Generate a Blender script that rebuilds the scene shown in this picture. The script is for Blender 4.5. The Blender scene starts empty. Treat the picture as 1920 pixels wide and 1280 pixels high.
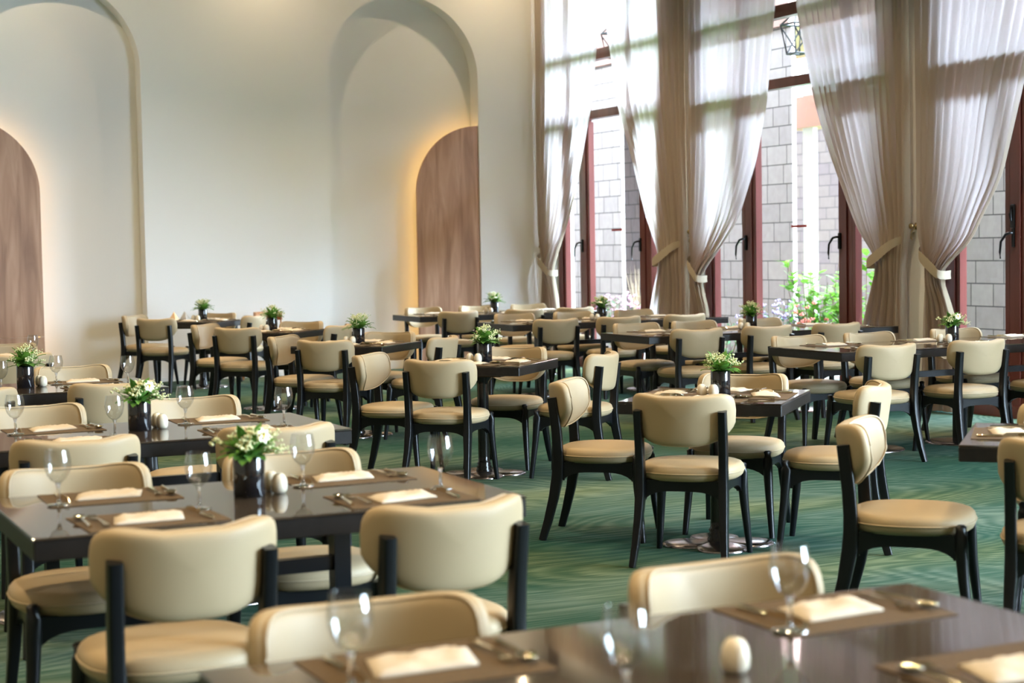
import bpy, math, random
from mathutils import Vector, Matrix
random.seed(7)
S = bpy.context.scene
COL = S.collection
PI = math.pi

# ------------------------------------------------------------------ camera
F_PX, PITCH, ROLL, YAW, EYE = 3170.0, math.radians(3.142), math.radians(-.976), math.radians(25.35), 1.5
fw = Vector((math.sin(YAW)*math.cos(PITCH), math.cos(YAW)*math.cos(PITCH), -math.sin(PITCH)))
rt = Vector((math.cos(YAW), -math.sin(YAW), 0)); up = rt.cross(fw)
rt2 = rt*math.cos(ROLL)+up*math.sin(ROLL); up2 = -rt*math.sin(ROLL)+up*math.cos(ROLL)
cd = bpy.data.cameras.new('camera'); cam = bpy.data.objects.new('camera', cd); COL.objects.link(cam)
M4 = Matrix((rt2, up2, -fw)).transposed().to_4x4(); M4.translation = Vector((0, 0, EYE)); cam.matrix_world = M4
cd.sensor_width = 36; cd.lens = F_PX/1920*36; cd.clip_start = .05; cd.clip_end = 300
cd.dof.use_dof = True; cd.dof.focus_distance = 10.0; cd.dof.aperture_fstop = 3.4
S.camera = cam
S.view_settings.view_transform = 'Standard'; S.view_settings.look = 'None'
S.view_settings.gamma = 1; S.view_settings.use_curve_mapping = False
S.view_settings.exposure = 0.34
S.cycles.use_denoising = True
S.cycles.max_bounces = 10; S.cycles.diffuse_bounces = 5; S.cycles.glossy_bounces = 4
S.cycles.transmission_bounces = 8; S.cycles.transparent_max_bounces = 16
S.cycles.sample_clamp_indirect = 6
S.cycles.caustics_reflective = False; S.cycles.caustics_refractive = False

# ------------------------------------------------------------------ daylight and lamps
W = bpy.data.worlds.new('sky'); S.world = W; W.use_nodes = True
bg = W.node_tree.nodes['Background']; bg.inputs[0].default_value = (.64, .81, 1.0, 1)
# hazy daylight: the sky is brightest around the sun, towards the right and behind the camera
_t = W.node_tree; _g = _t.nodes.new('ShaderNodeTexCoord'); _d = _t.nodes.new('ShaderNodeVectorMath'); _d.operation = 'DOT_PRODUCT'; _d.inputs[1].default_value = (.80, -.50, .35)
_m = _t.nodes.new('ShaderNodeMapRange'); _m.inputs['From Min'].default_value = .0; _m.inputs['From Max'].default_value = .85; _m.inputs['To Min'].default_value = 9.5; _m.inputs['To Max'].default_value = 78; _m.interpolation_type = 'SMOOTHSTEP'
_t.links.new(_g.outputs['Generated'], _d.inputs[0]); _t.links.new(_d.outputs['Value'], _m.inputs['Value']); _t.links.new(_m.outputs['Result'], bg.inputs['Strength'])
WINS = [(19.45, 16.5, 18.72, 17.26), (15.9, 12.6, 15.02, 13.38), (11.9, 8.6, 10.99, 9.4), (7.9, 4.6, 7.0, 5.4), (3.9, .6, 3.0, 1.4), (-.1, -3.4, -1.0, -2.6)]
for i, w in enumerate(WINS):
    l = bpy.data.lights.new('window_portal', 'AREA'); l.shape = 'RECTANGLE'; l.size = w[0]-w[1]; l.size_y = 4.8
    l.cycles.is_portal = True
    o = bpy.data.objects.new('window_portal', l); COL.objects.link(o)
    o.location = (10.12, (w[0]+w[1])/2, 2.45); o.rotation_euler = (PI/2, 0, PI/2)
def lamp(x, y, z=5.52, e=60, size=.14, col=(1, .76, .46), spread=150):
    l = bpy.data.lights.new('ceiling_lamp', 'AREA'); l.shape = 'DISK'; l.size = size; l.energy = e; l.color = col
    l.spread = math.radians(spread)
    o = bpy.data.objects.new('ceiling_lamp', l); COL.objects.link(o); o.location = (x, y, z)
for x in (-4.2, -1.2, 1.8, 4.8, 7.6):
    for y in (-2.5, .8, 4.1, 7.4, 10.7, 14.0):
        lamp(x, y, e=36, spread=110)
for x in (.6, 3.3, 6.1, 9.05):
    lamp(x, 18.95, e=15, size=.06, spread=175)
for x in (-4.2, -1.2, 1.8, 4.8, 7.6): lamp(x, 16.8, e=42, spread=110)

# ------------------------------------------------------------------ helpers
class MB:
    def __init__(s): s.v = []; s.f = []; s.sm = []
    def add(s, vs, fs, smooth=True):
        n = len(s.v); s.v += [tuple(v) for v in vs]
        s.f += [tuple(i+n for i in f) for f in fs]; s.sm += [smooth]*len(fs); return s
    def box(s, x0, x1, y0, y1, z0, z1, T=None):
        vs = [(x, y, z) for x in (x0, x1) for y in (y0, y1) for z in (z0, z1)]
        if T: vs = [T(Vector(v)) for v in vs]
        return s.add(vs, [(0, 1, 3, 2), (4, 6, 7, 5), (0, 4, 5, 1), (2, 3, 7, 6), (0, 2, 6, 4), (1, 5, 7, 3)], False)
    def bevbox(s, x0, x1, y0, y1, z0, z1, b):
        def ring(d, z): return [(x0+d+b, y0+d, z), (x1-d-b, y0+d, z), (x1-d, y0+d+b, z), (x1-d, y1-d-b, z), (x1-d-b, y1-d, z), (x0+d+b, y1-d, z), (x0+d, y1-d-b, z), (x0+d, y0+d+b, z)]
        vs = ring(b, z0)+ring(0, z0+b)+ring(0, z1-b)+ring(b, z1)
        fs = [tuple(range(7, -1, -1)), tuple(range(24, 32))]
        for k in range(3):
            for i in range(8): j = (i+1) % 8; fs.append((k*8+i, k*8+j, k*8+8+j, k*8+8+i))
        return s.add(vs, fs, False)
    def rings(s, R, cap=True, smooth=True, closed=True):
        n = len(R[0]); vs = [p for r in R for p in r]; fs = []
        for k in range(len(R)-1):
            for i in range(n if closed else n-1):
                j = (i+1) % n; fs.append((k*n+i, k*n+j, (k+1)*n+j, (k+1)*n+i))
        s.add(vs, fs, smooth)
        if cap:
            s.add(R[0], [tuple(range(n-1, -1, -1))], False); s.add(R[-1], [tuple(range(n))], False)
        return s
    def lathe(s, prof, n=20, c=(0, 0), cap=False):
        R = [[(c[0]+r*math.cos(2*PI*i/n), c[1]+r*math.sin(2*PI*i/n), z) for i in range(n)] for r, z in prof]
        return s.rings(R, cap)
    def tube(s, pts, rad, n=8, cap=True, closed=False, sx=None, up=Vector((0, 0, 1))):
        pts = [Vector(p) for p in pts]; R = []; m = len(pts)
        for i, p in enumerate(pts):
            if closed: t = (pts[(i+1) % m]-pts[i-1]).normalized()
            else: t = (pts[min(i+1, m-1)]-pts[max(i-1, 0)]).normalized()
            a = t.cross(up)
            if a.length < 1e-3: a = t.cross(Vector((1, 0, 0)))
            a.normalize(); b = a.cross(t)
            r = rad[i] if isinstance(rad, (list, tuple)) else rad
            if sx: R.append([p+a*(sx[0]*math.copysign(abs(math.cos(q))**.35, math.cos(q)))*(r)+b*(sx[1]*math.copysign(abs(math.sin(q))**.35, math.sin(q)))*(r) for q in [2*PI*(k+.5)/n for k in range(n)]])
            else: R.append([p+a*r*math.cos(2*PI*k/n)+b*r*math.sin(2*PI*k/n) for k in range(n)])
        if closed: R.append(R[0]); cap = False
        return s.rings(R, cap)
    def sphere(s, c, r, n=8, m=6, sc=(1, 1, 1)):
        R = []
        for k in range(m+1):
            a = -PI/2+PI*k/m; rr = max(math.cos(a), .02)
            R.append([(c[0]+sc[0]*r*rr*math.cos(2*PI*i/n), c[1]+sc[1]*r*rr*math.sin(2*PI*i/n), c[2]+sc[2]*r*math.sin(a)) for i in range(n)])
        return s.rings(R, False)
    def build(s, name, mat, parent=None, loc=None, rz=None):
        me = bpy.data.meshes.new(name); me.from_pydata(s.v, [], s.f); me.validate()
        if len(me.polygons) == len(s.sm): me.polygons.foreach_set('use_smooth', s.sm)
        me.materials.append(mat); me.update()
        o = bpy.data.objects.new(name, me); COL.objects.link(o)
        if parent: o.parent = parent
        if loc: o.location = loc
        if rz is not None: o.rotation_euler[2] = rz
        return o
def tag(o, label=None, cat=None, group=None, kind=None):
    if label: o['label'] = label
    if cat: o['category'] = cat
    if group: o['group'] = group
    if kind: o['kind'] = kind
    return o
def empty(name, loc=(0, 0, 0), rz=0):
    o = bpy.data.objects.new(name, None); COL.objects.link(o); o.location = loc; o.rotation_euler = (0, 0, rz); o.empty_display_size = .1; return o
def copy_tree(o, parent=None):
    c = o.copy(); COL.objects.link(c); c.parent = parent
    for ch in KIDS.get(o.name, []): copy_tree(ch, c)
    return c
KIDS = {}
def index_kids(root):
    ks = [c for c in bpy.data.objects if c.parent == root]; KIDS[root.name] = ks
    for k in ks: index_kids(k)
GROUPS = {'chair': 'cream leather chairs around the tables', 'table': 'square tables in the diagonal row', 'placemat': 'brown placemats on the tables', 'napkin': 'folded napkins on the placemats', 'knife': 'knives on the placemats', 'fork': 'forks on the placemats', 'spoon': 'spoons on the placemats', 'glass': 'wine glasses on the left tables', 'flower vase': 'vases of flowers on the tables', 'salt shaker': 'salt shakers beside the vases', 'pepper shaker': 'pepper shakers beside the vases'}
def place(proto, used, loc, rz, label, cat, group=None):
    if proto.name not in used: used.add(proto.name); o = proto
    else: o = copy_tree(proto)
    o.location = loc; o.rotation_euler = (0, 0, rz); tag(o, label, cat, group or GROUPS.get(cat)); return o

# ------------------------------------------------------------------ materials
def nodes(name):
    m = bpy.data.materials.new(name); m.use_nodes = True; nt = m.node_tree
    return m, nt, nt.nodes['Principled BSDF'], nt.nodes['Material Output']
def N(nt, t, **kw):
    n = nt.nodes.new(t)
    for k, v in kw.items():
        if k[0] == 'i': n.inputs[int(k[1:])].default_value = v
        else: setattr(n, k, v)
    return n
def simple(name, col, rough=.5, metal=0, spec=.5, noise=0, nscale=20, bump=0, bscale=200):
    m, nt, b, out = nodes(name)
    b.inputs['Base Color'].default_value = (*col, 1); b.inputs['Roughness'].default_value = rough
    b.inputs['Metallic'].default_value = metal; b.inputs['Specular IOR Level'].default_value = spec
    tc = N(nt, 'ShaderNodeTexCoord')
    if noise:
        nz = N(nt, 'ShaderNodeTexNoise'); nz.inputs['Scale'].default_value = nscale
        nt.links.new(tc.outputs['Object'], nz.inputs['Vector'])
        r = N(nt, 'ShaderNodeValToRGB'); e = r.color_ramp.elements
        e[0].position = .3; e[1].position = .7
        e[0].color = (*[c*(1-noise) for c in col], 1); e[1].color = (*[min(1, c*(1+noise)) for c in col], 1)
        nt.links.new(nz.outputs['Fac'], r.inputs['Fac']); nt.links.new(r.outputs['Color'], b.inputs['Base Color'])
    if bump:
        nz = N(nt, 'ShaderNodeTexNoise'); nz.inputs['Scale'].default_value = bscale; nt.links.new(tc.outputs['Object'], nz.inputs['Vector'])
        bp = N(nt, 'ShaderNodeBump'); bp.inputs['Strength'].default_value = bump; bp.inputs['Distance'].default_value = .002
        nt.links.new(nz.outputs['Fac'], bp.inputs['Height']); nt.links.new(bp.outputs['Normal'], b.inputs['Normal'])
    return m
def ramp(nt, stops):
    r = N(nt, 'ShaderNodeValToRGB'); cr = r.color_ramp
    while len(cr.elements) > 1: cr.elements.remove(cr.elements[-1])
    cr.elements[0].position = stops[0][0]; cr.elements[0].color = (*stops[0][1], 1)
    for p, c in stops[1:]:
        e = cr.elements.new(p); e.color = (*c, 1)
    return r
def carpet():
    m, nt, b, out = nodes('green_carpet'); L = nt.links.new
    tc = N(nt, 'ShaderNodeTexCoord')
    def mapped(sc, rot=25):
        p = N(nt, 'ShaderNodeMapping'); p.inputs['Rotation'].default_value = (0, 0, math.radians(rot)); p.inputs['Scale'].default_value = sc
        L(tc.outputs['Object'], p.inputs['Vector']); return p
    def noise(p, scale, detail, dist=0):
        n = N(nt, 'ShaderNodeTexNoise'); n.inputs['Scale'].default_value = scale; n.inputs['Detail'].default_value = detail; n.inputs['Distortion'].default_value = dist
        L(p.outputs['Vector'] if p is not tc else tc.outputs['Object'], n.inputs['Vector']); return n
    def ma(a, k, c):
        q = N(nt, 'ShaderNodeMath', operation='MULTIPLY_ADD'); q.inputs[1].default_value = k; L(a, q.inputs[0])
        if isinstance(c, (int, float)): q.inputs[2].default_value = c
        else: L(c, q.inputs[2])
        return q.outputs[0]
    swirl = noise(mapped((.42, .9, 1)), .8, 1.0, .9)
    fine = noise(mapped((2.6, 58, 1)), 1.0, 3)
    ph = ma(swirl.outputs['Fac'], 230, ma(fine.outputs['Fac'], 7, 0))
    sn = N(nt, 'ShaderNodeMath', operation='SINE'); L(ph, sn.inputs[0])
    mask = noise(mapped((.35, .6, 1)), .9, 2)
    patch = noise(mapped((.5, 1.1, 1)), .55, 3)
    v = ma(patch.outputs['Fac'], 1.25, -.12)
    v = ma(sn.outputs[0], .10, v); v = ma(fine.outputs['Fac'], .75, v)
    q = N(nt, 'ShaderNodeMath', operation='ADD'); L(v, q.inputs[0]); q.inputs[1].default_value = -.36
    r = ramp(nt, [(.12, (.005, .034, .022)), (.34, (.013, .052, .037)), (.50, (.034, .076, .056)), (.66, (.070, .112, .086)), (.90, (.13, .175, .14))])
    r2 = ramp(nt, [(.12, (.012, .030, .012)), (.34, (.030, .055, .020)), (.50, (.060, .085, .034)), (.66, (.105, .130, .058)), (.90, (.17, .19, .10))])
    L(q.outputs[0], r.inputs['Fac']); L(q.outputs[0], r2.inputs['Fac'])
    mk = ramp(nt, [(.50, (0, 0, 0)), (.66, (1, 1, 1))]); L(mask.outputs['Fac'], mk.inputs['Fac'])
    mx = N(nt, 'ShaderNodeMixRGB'); L(mk.outputs['Color'], mx.inputs[0]); L(r.outputs['Color'], mx.inputs[1]); L(r2.outputs['Color'], mx.inputs[2])
    L(mx.outputs[0], b.inputs['Base Color'])
    b.inputs['Roughness'].default_value = .95; b.inputs['Specular IOR Level'].default_value = .1
    return m
def wood(name, c1, c2, c3, rough=.45, axis='Z', sc=1.0):
    m, nt, b, out = nodes(name); L = nt.links.new
    tc = N(nt, 'ShaderNodeTexCoord'); mp = N(nt, 'ShaderNodeMapping')
    mp.inputs['Scale'].default_value = (9*sc, 9*sc, .9*sc) if axis == 'Z' else (.9*sc, 9*sc, 9*sc)
    L(tc.outputs['Object'], mp.inputs['Vector'])
    n = N(nt, 'ShaderNodeTexNoise'); n.inputs['Scale'].default_value = 1; n.inputs['Detail'].default_value = 6; n.inputs['Distortion'].default_value = .7
    L(mp.outputs['Vector'], n.inputs['Vector'])
    r = ramp(nt, [(.3, c1), (.5, c2), (.7, c3)]); L(n.outputs['Fac'], r.inputs['Fac']); L(r.outputs['Color'], b.inputs['Base Color'])
    b.inputs['Roughness'].default_value = rough
    return m
def stone(name, c1, c2, mort, bw=.46, bh=.255, gap=.008):
    m, nt, b, out = nodes(name); L = nt.links.new
    tc = N(nt, 'ShaderNodeTexCoord'); sp = N(nt, 'ShaderNodeSeparateXYZ'); L(tc.outputs['Object'], sp.inputs[0])
    sm = N(nt, 'ShaderNodeMath', operation='ADD'); L(sp.outputs['X'], sm.inputs[0]); L(sp.outputs['Y'], sm.inputs[1])
    cb = N(nt, 'ShaderNodeCombineXYZ'); L(sm.outputs[0], cb.inputs['X']); L(sp.outputs['Z'], cb.inputs['Y'])
    br = N(nt, 'ShaderNodeTexBrick'); br.inputs['Scale'].default_value = 1; br.inputs['Brick Width'].default_value = bw; br.inputs['Row Height'].default_value = bh
    br.inputs['Mortar Size'].default_value = gap; br.inputs['Mortar Smooth'].default_value = .3; br.inputs['Bias'].default_value = -.1
    br.squash = .8; br.squash_frequency = 3; br.offset = .37
    br.inputs['Color1'].default_value = (*c1, 1); br.inputs['Color2'].default_value = (*c2, 1); br.inputs['Mortar'].default_value = (*mort, 1)
    L(cb.outputs[0], br.inputs['Vector'])
    n = N(nt, 'ShaderNodeTexNoise'); n.inputs['Scale'].default_value = 9; n.inputs['Detail'].default_value = 6; L(tc.outputs['Object'], n.inputs['Vector'])
    mx = N(nt, 'ShaderNodeMixRGB', blend_type='MULTIPLY'); mx.inputs[0].default_value = .35
    r = ramp(nt, [(.3, (.6, .55, .55)), (.7, (1, 1, 1))]); L(n.outputs['Fac'], r.inputs['Fac'])
    L(br.outputs['Color'], mx.inputs[1]); L(r.outputs['Color'], mx.inputs[2]); L(mx.outputs[0], b.inputs['Base Color'])
    b.inputs['Roughness'].default_value = .9
    return m
def curtain_mat():
    m, nt, b, out = nodes('sheer_linen'); L = nt.links.new
    b.inputs['Base Color'].default_value = (.58, .49, .34, 1); b.inputs['Roughness'].default_value = .9; b.inputs['Specular IOR Level'].default_value = .1
    t = N(nt, 'ShaderNodeBsdfTranslucent'); t.inputs[0].default_value = (.66, .58, .58, 1)
    tr = N(nt, 'ShaderNodeBsdfTransparent'); tr.inputs[0].default_value = (1, .98, .96, 1)
    tc = N(nt, 'ShaderNodeTexCoord'); n = N(nt, 'ShaderNodeTexNoise'); n.inputs['Scale'].default_value = 260; L(tc.outputs['Object'], n.inputs['Vector'])
    bp = N(nt, 'ShaderNodeBump'); bp.inputs['Strength'].default_value = .2; bp.inputs['Distance'].default_value = .001; L(n.outputs['Fac'], bp.inputs['Height']); L(bp.outputs['Normal'], b.inputs['Normal'])
    m1 = N(nt, 'ShaderNodeMixShader'); m1.inputs[0].default_value = .66; L(b.outputs[0], m1.inputs[1]); L(t.outputs[0], m1.inputs[2])
    m2 = N(nt, 'ShaderNodeMixShader'); m2.inputs[0].default_value = .015; L(m1.outputs[0], m2.inputs[1]); L(tr.outputs[0], m2.inputs[2])
    L(m2.outputs[0], out.inputs[0]); return m
def pane_mat():
    m, nt, b, out = nodes('window_glass'); L = nt.links.new
    tr = N(nt, 'ShaderNodeBsdfTransparent'); tr.inputs[0].default_value = (.94, .97, .96, 1)
    g = N(nt, 'ShaderNodeBsdfGlossy'); g.inputs['Roughness'].default_value = .02
    mx = N(nt, 'ShaderNodeMixShader'); mx.inputs[0].default_value = .05; L(tr.outputs[0], mx.inputs[1]); L(g.outputs[0], mx.inputs[2]); L(mx.outputs[0], out.inputs[0]); return m
def bowl_mat():
    m, nt, b, out = nodes('thin_clear_glass'); L = nt.links.new
    tr = N(nt, 'ShaderNodeBsdfTransparent'); tr.inputs[0].default_value = (.97, .98, .98, 1)
    g = N(nt, 'ShaderNodeBsdfGlossy'); g.inputs['Roughness'].default_value = .03
    lw = N(nt, 'ShaderNodeLayerWeight'); lw.inputs[0].default_value = .5
    p = N(nt, 'ShaderNodeMath', operation='POWER'); p.inputs[1].default_value = 3.0; L(lw.outputs['Facing'], p.inputs[0])
    q = N(nt, 'ShaderNodeMath', operation='MULTIPLY_ADD'); q.inputs[1].default_value = .65; q.inputs[2].default_value = .17; L(p.outputs[0], q.inputs[0])
    mx = N(nt, 'ShaderNodeMixShader'); L(q.outputs[0], mx.inputs[0]); L(tr.outputs[0], mx.inputs[1]); L(g.outputs[0], mx.inputs[2]); L(mx.outputs[0], out.inputs[0]); return m
def glass_mat():
    m, nt, b, out = nodes('clear_glass')
    b.inputs['Base Color'].default_value = (1, 1, 1, 1); b.inputs['Roughness'].default_value = 0; b.inputs['IOR'].default_value = 1.45
    b.inputs['Transmission Weight'].default_value = 1; return m
def emit(name, col, s):
    m, nt, b, out = nodes(name); b.inputs['Base Color'].default_value = (*col, 1); b.inputs['Emission Color'].default_value = (*col, 1); b.inputs['Emission Strength'].default_value = s; return m
def leafm(name, c1, c2):
    m, nt, b, out = nodes(name); L = nt.links.new
    tc = N(nt, 'ShaderNodeTexCoord'); n = N(nt, 'ShaderNodeTexNoise'); n.inputs['Scale'].default_value = 14; L(tc.outputs['Object'], n.inputs['Vector'])
    r = ramp(nt, [(.35, c1), (.65, c2)]); L(n.outputs['Fac'], r.inputs['Fac']); L(r.outputs['Color'], b.inputs['Base Color']); b.inputs['Roughness'].default_value = .5
    t = N(nt, 'ShaderNodeBsdfTranslucent'); L(r.outputs['Color'], t.inputs[0])
    mx = N(nt, 'ShaderNodeMixShader'); mx.inputs[0].default_value = .35; L(b.outputs[0], mx.inputs[1]); L(t.outputs[0], mx.inputs[2]); L(mx.outputs[0], out.inputs[0]); return m
M = dict(
    carpet=carpet(), wall=simple('cream_plaster', (.88, .875, .865), .85, spec=.2, bump=.15, bscale=60),
    band=simple('linen_band', (.44, .37, .28), .9, spec=.1),
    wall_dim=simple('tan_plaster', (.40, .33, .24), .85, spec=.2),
    ceiling=simple('ceiling_paint', (.35, .32, .27), .9, spec=.1),
    leather=simple('cream_leather', (.40, .305, .182), .50, spec=.30, bump=.12, bscale=350),
    piping=simple('cream_piping', (.44, .34, .21), .5),
    black=simple('black_lacquered_wood', (.005, .0055, .0065), .30, spec=.35),
    top=simple('dark_brown_tabletop', (.045, .034, .025), .045, spec=.8, noise=.15, nscale=3),
    edge=simple('table_edge_veneer', (.012, .010, .009), .40, spec=.35, noise=.25, nscale=25),
    column=simple('dark_bronze_metal', (.012, .010, .009), .18, metal=.3, spec=.8),
    base=simple('polished_base_plate', (.40, .36, .37), .22, metal=1),
    panel=wood('oak_veneer', (.27, .135, .075), (.41, .225, .135), (.55, .34, .225)),
    hichair=wood('stained_beech', (.30, .12, .05), (.38, .17, .07), (.45, .22, .10)),
    mahog=wood('mahogany_paint', (.095, .022, .018), (.13, .032, .026), (.16, .042, .034), .3, 'Z', .5),
    linen=curtain_mat(), pane=pane_mat(), glass=glass_mat(), bowl=bowl_mat(),
    brass=simple('aged_brass', (.45, .33, .16), .3, metal=1), iron=simple('black_iron', (.012, .012, .014), .5),
    steel=simple('polished_steel', (.80, .72, .56), .10, metal=1),
    mat=simple('brown_woven_placemat', (.085, .048, .015), .6, noise=.25, nscale=160),
    napkin=simple('cream_napkin', (.56, .48, .37), .85, noise=.04, nscale=30),
    peach=simple('peach_napkin', (.72, .47, .26), .85), greynap=simple('grey_napkin', (.42, .40, .37), .85),
    vase=simple('black_glass_vase', (.006, .006, .008), .08, spec=.9),
    ceramic=simple('cream_ceramic', (.72, .64, .50), .25),
    leaf=leafm('posy_leaves', (.06, .20, .03), (.19, .40, .07)), blossom=simple('cream_blossom', (.62, .63, .34), .7, noise=.25, nscale=60),
    petal=simple('white_petals', (.9, .88, .78), .7), yolk=simple('yellow_centre', (.8, .55, .05), .7),
    stoneA=stone('pale_stone_blocks', (.41, .335, .305), (.345, .28, .26), (.05, .04, .038)),  # the stone's own pale tones with dark joints
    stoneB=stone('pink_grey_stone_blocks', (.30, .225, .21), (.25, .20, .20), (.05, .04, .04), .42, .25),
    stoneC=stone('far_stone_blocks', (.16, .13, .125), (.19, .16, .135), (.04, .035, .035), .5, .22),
    pink=simple('terracotta_paint', (.34, .19, .15), .8), white=simple('white_render', (.42, .40, .38), .8),
    paving=simple('planted_soil', (.16, .14, .11), .9, noise=.1, nscale=3), lawn=simple('lawn', (.12, .30, .05), .9, noise=.4, nscale=12),
    bush=leafm('shrub_leaves', (.10, .34, .03), (.34, .62, .08)), bush2=leafm('flowerbed_leaves', (.03, .13, .05), (.10, .26, .10)),
    bark=simple('shrub_stems', (.18, .10, .05), .8), lilac=simple('lilac_flowers', (.62, .48, .78), .7), rose=simple('pink_flowers', (.85, .40, .62), .7), coral=simple('coral_flowers', (.90, .25, .18), .7),
    straw=simple('dry_grass', (.62, .46, .30), .8), red=simple('red_strip', (.35, .03, .03), .5), led=emit('warm_light_strip', (1, .66, .22), 9.0),
    plate=simple('cream_socket_plastic', (.62, .54, .34), .4), dark=simple('dark_metal', (.02, .02, .022), .3, metal=.6))

M['top'].node_tree.nodes['Principled BSDF'].inputs['IOR'].default_value = 1.75
# ------------------------------------------------------------------ the setting
YB, XW, ZC = 19.78, 9.82, 5.55
tag(MB().box(-6, 10.05, -4, YB+.4, -.1, 0).build('floor', M['carpet']), kind='structure')
tag(MB().box(-6.2, 10.3, -4.2, YB+.6, ZC, ZC+.2).build('ceiling', M['ceiling']), kind='structure')
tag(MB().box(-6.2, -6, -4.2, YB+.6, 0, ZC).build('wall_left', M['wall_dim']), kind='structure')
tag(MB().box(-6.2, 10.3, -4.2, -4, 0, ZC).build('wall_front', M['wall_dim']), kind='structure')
NICHES = [(3.62, 1.015), (7.94, 1.01)]; ZS = 3.66; DEP = .25
def arch(cx, r, n=48): return [(cx-r, 0)]+[(cx-r*math.cos(PI*k/n), ZS+r*math.sin(PI*k/n)) for k in range(n+1)]+[(cx+r, 0)]
mb = MB(); ol = [(-6.2, 0)]
for c in NICHES: ol += arch(*c)
ol += [(10.3, 0), (10.3, ZC+.05), (-6.2, ZC+.05)]
mb.add([(x, YB, z) for x, z in ol], [tuple(range(len(ol)))], False)
for c in NICHES:
    a = arch(*c); n = len(a); b = .008
    mb.add([(x, YB, z) for x, z in a]+[(x, YB+DEP, z) for x, z in a], [(i, i+1, n+i+1, n+i) for i in range(n-1)], True)
mb.box(-6.2, 10.3, YB+DEP, YB+DEP+.2, 0, ZC+.05)
tag(mb.build('wall_back', M['wall']), kind='structure')
# window wall: pillars, head and reveals
ZT = 4.85
mb = MB(); ys = [YB+.3]+[v for w in WINS for v in w[:2]]+[-4.2]
for k in range(0, len(ys), 2): mb.box(XW, 10.1, ys[k+1], ys[k], -.02, ZC+.02)
mb.box(XW, 10.1, -4.2, YB+.3, ZT, ZC+.02)
tag(mb.build('wall_right', M['wall']), kind='structure')
# baseboard-like joint strip along back wall
mb = MB()
for x0, x1 in ((-6, 2.6), (4.64, 6.92), (8.96, 9.8)): mb.box(x0, x1, YB-.012, YB, 0, .05)
tag(mb.build('baseboard_back', M['wall']), kind='structure')
# windows
for i, (ya, yb, m1, m2) in enumerate(WINS):
    f = MB(); x0, x1 = 9.9, 10.0
    for a, b in ((ya-.12, ya), (yb, yb+.12)): f.box(x0, x1, a, b, 0, ZT)
    for m in (m1, m2):
        f.box(x0, x1, m-.035, m+.035, 0, ZT)
        f.box(x0+.015, x1-.01, m-.105, m-.042, .1, 3.05); f.box(x0+.015, x1-.01, m+.042, m+.105, .1, 3.05)
    for z0, z1 in ((3.08, 3.18), (3.79, 3.915), (ZT-.1, ZT), (0, .10)): f.box(x0-.012, x1, yb, ya, z0, z1)
    for a, b in ((yb+.125, m2-.11), (m1+.11, ya-.125)):
        for c in (a, b-.05): f.box(x0+.015, x1-.01, c, c+.05, .1, 3.05)
        f.box(x0+.016, x1-.012, a, b, .1, .18); f.box(x0+.016, x1-.012, a, b, 2.98, 3.06)
    w = tag(f.build('window_%d' % (i+1), M['mahog']), kind='structure')
    MB().add([(9.958, yb+.05, .05), (9.958, ya-.05, .05), (9.958, ya-.05, ZT-.05), (9.958, yb+.05, ZT-.05)], [(0, 1, 2, 3)], False).build('window_pane', M['pane'], w)
    if i < 3:
        for hy in ([m1+.07, m2+.07] if i < 2 else [m1+.04]):
            h = MB(); h.bevbox(9.885, 9.915, hy-.017, hy+.017, 1.44, 1.60, .006)
            h.tube([(9.885, hy, 1.56), (9.855, hy, 1.56), (9.84, hy+.03, 1.55), (9.835, hy+.085, 1.49), (9.838, hy+.10, 1.40), (9.84, hy+.095, 1.345)], [.012, .012, .012, .011, .010, .008])
            h.build('window_handle', M['dark'], w)
        if i == 2:
            h = MB(); h.bevbox(9.885, 9.915, m1+.02, m1+.075, 1.60, 1.80, .006); h.tube([(9.88, m1+.05, 1.77), (9.865, m1+.05, 1.72), (9.88, m1+.05, 1.66)], .01); h.build('door_lock', M['dark'], w)
    if i < 2:
        sy, sz = ((17.98, 1.704), (14.2, 1.677))[i]
        MB().box(9.948, 9.954, sy-.13, sy+.13, sz-.012, sz+.012).build('red_pane_line', M['red'], w)  # thin red horizontal line just inside the pane

# ------------------------------------------------------------------ wood panels in the niches
def panel(name, x0, x1, zt, side, label):
    r = x1-x0; cz = zt-r; n = 24
    if side > 0: arc = [(x1-r*math.cos(PI/2*k/n), cz+r*math.sin(PI/2*k/n)) for k in range(n+1)]     # straight side right
    else: arc = [(x0+r*math.cos(PI/2*k/n), cz+r*math.sin(PI/2*k/n)) for k in range(n+1)]
    xs = x0 if side > 0 else x1; xf = x1 if side > 0 else x0
    root = empty(name, ((x0+x1)/2, YB+.05, 0)); ox, oy = root.location.x, root.location.y
    def slab(pts):
        m = MB(); R = [[(x-ox, y-oy, z) for x, z in pts] for y in (YB+.02, YB+.05)]
        return m.rings(R, True, False)
    zj = .58
    slab([(xs, zj+.003)]+arc+[(xf, zj+.003)]).build('panel_board', M['panel'], root)
    slab([(xs, 0.0), (xs, zj), (xf, zj), (xf, 0.0)]).build('panel_board', M['panel'], root)
    s = side; off = [(xs+s*.05, 0), (xs+s*.05, cz)]+[((x1-(r-.05)*math.cos(PI/2*k/n)) if s > 0 else (x0+(r-.05)*math.cos(PI/2*k/n)), cz+(r-.05)*math.sin(PI/2*k/n)) for k in range(n+1)]
    MB().tube([(x-ox, YB+.075-oy, z+.02) for x, z in off], .008, 6, up=Vector((0, 1, 0))).build('light_strip', M['led'], root)
    tag(root, label, 'wall panel')
panel('wood_panel', 8.09, 8.945, 3.07, 1, 'oak panel with rounded left shoulder, glowing edge, in the middle arch')
panel('wood_panel', 2.61, 3.45, 3.07, -1, 'oak panel with rounded right shoulder in the arch at left edge')

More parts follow.
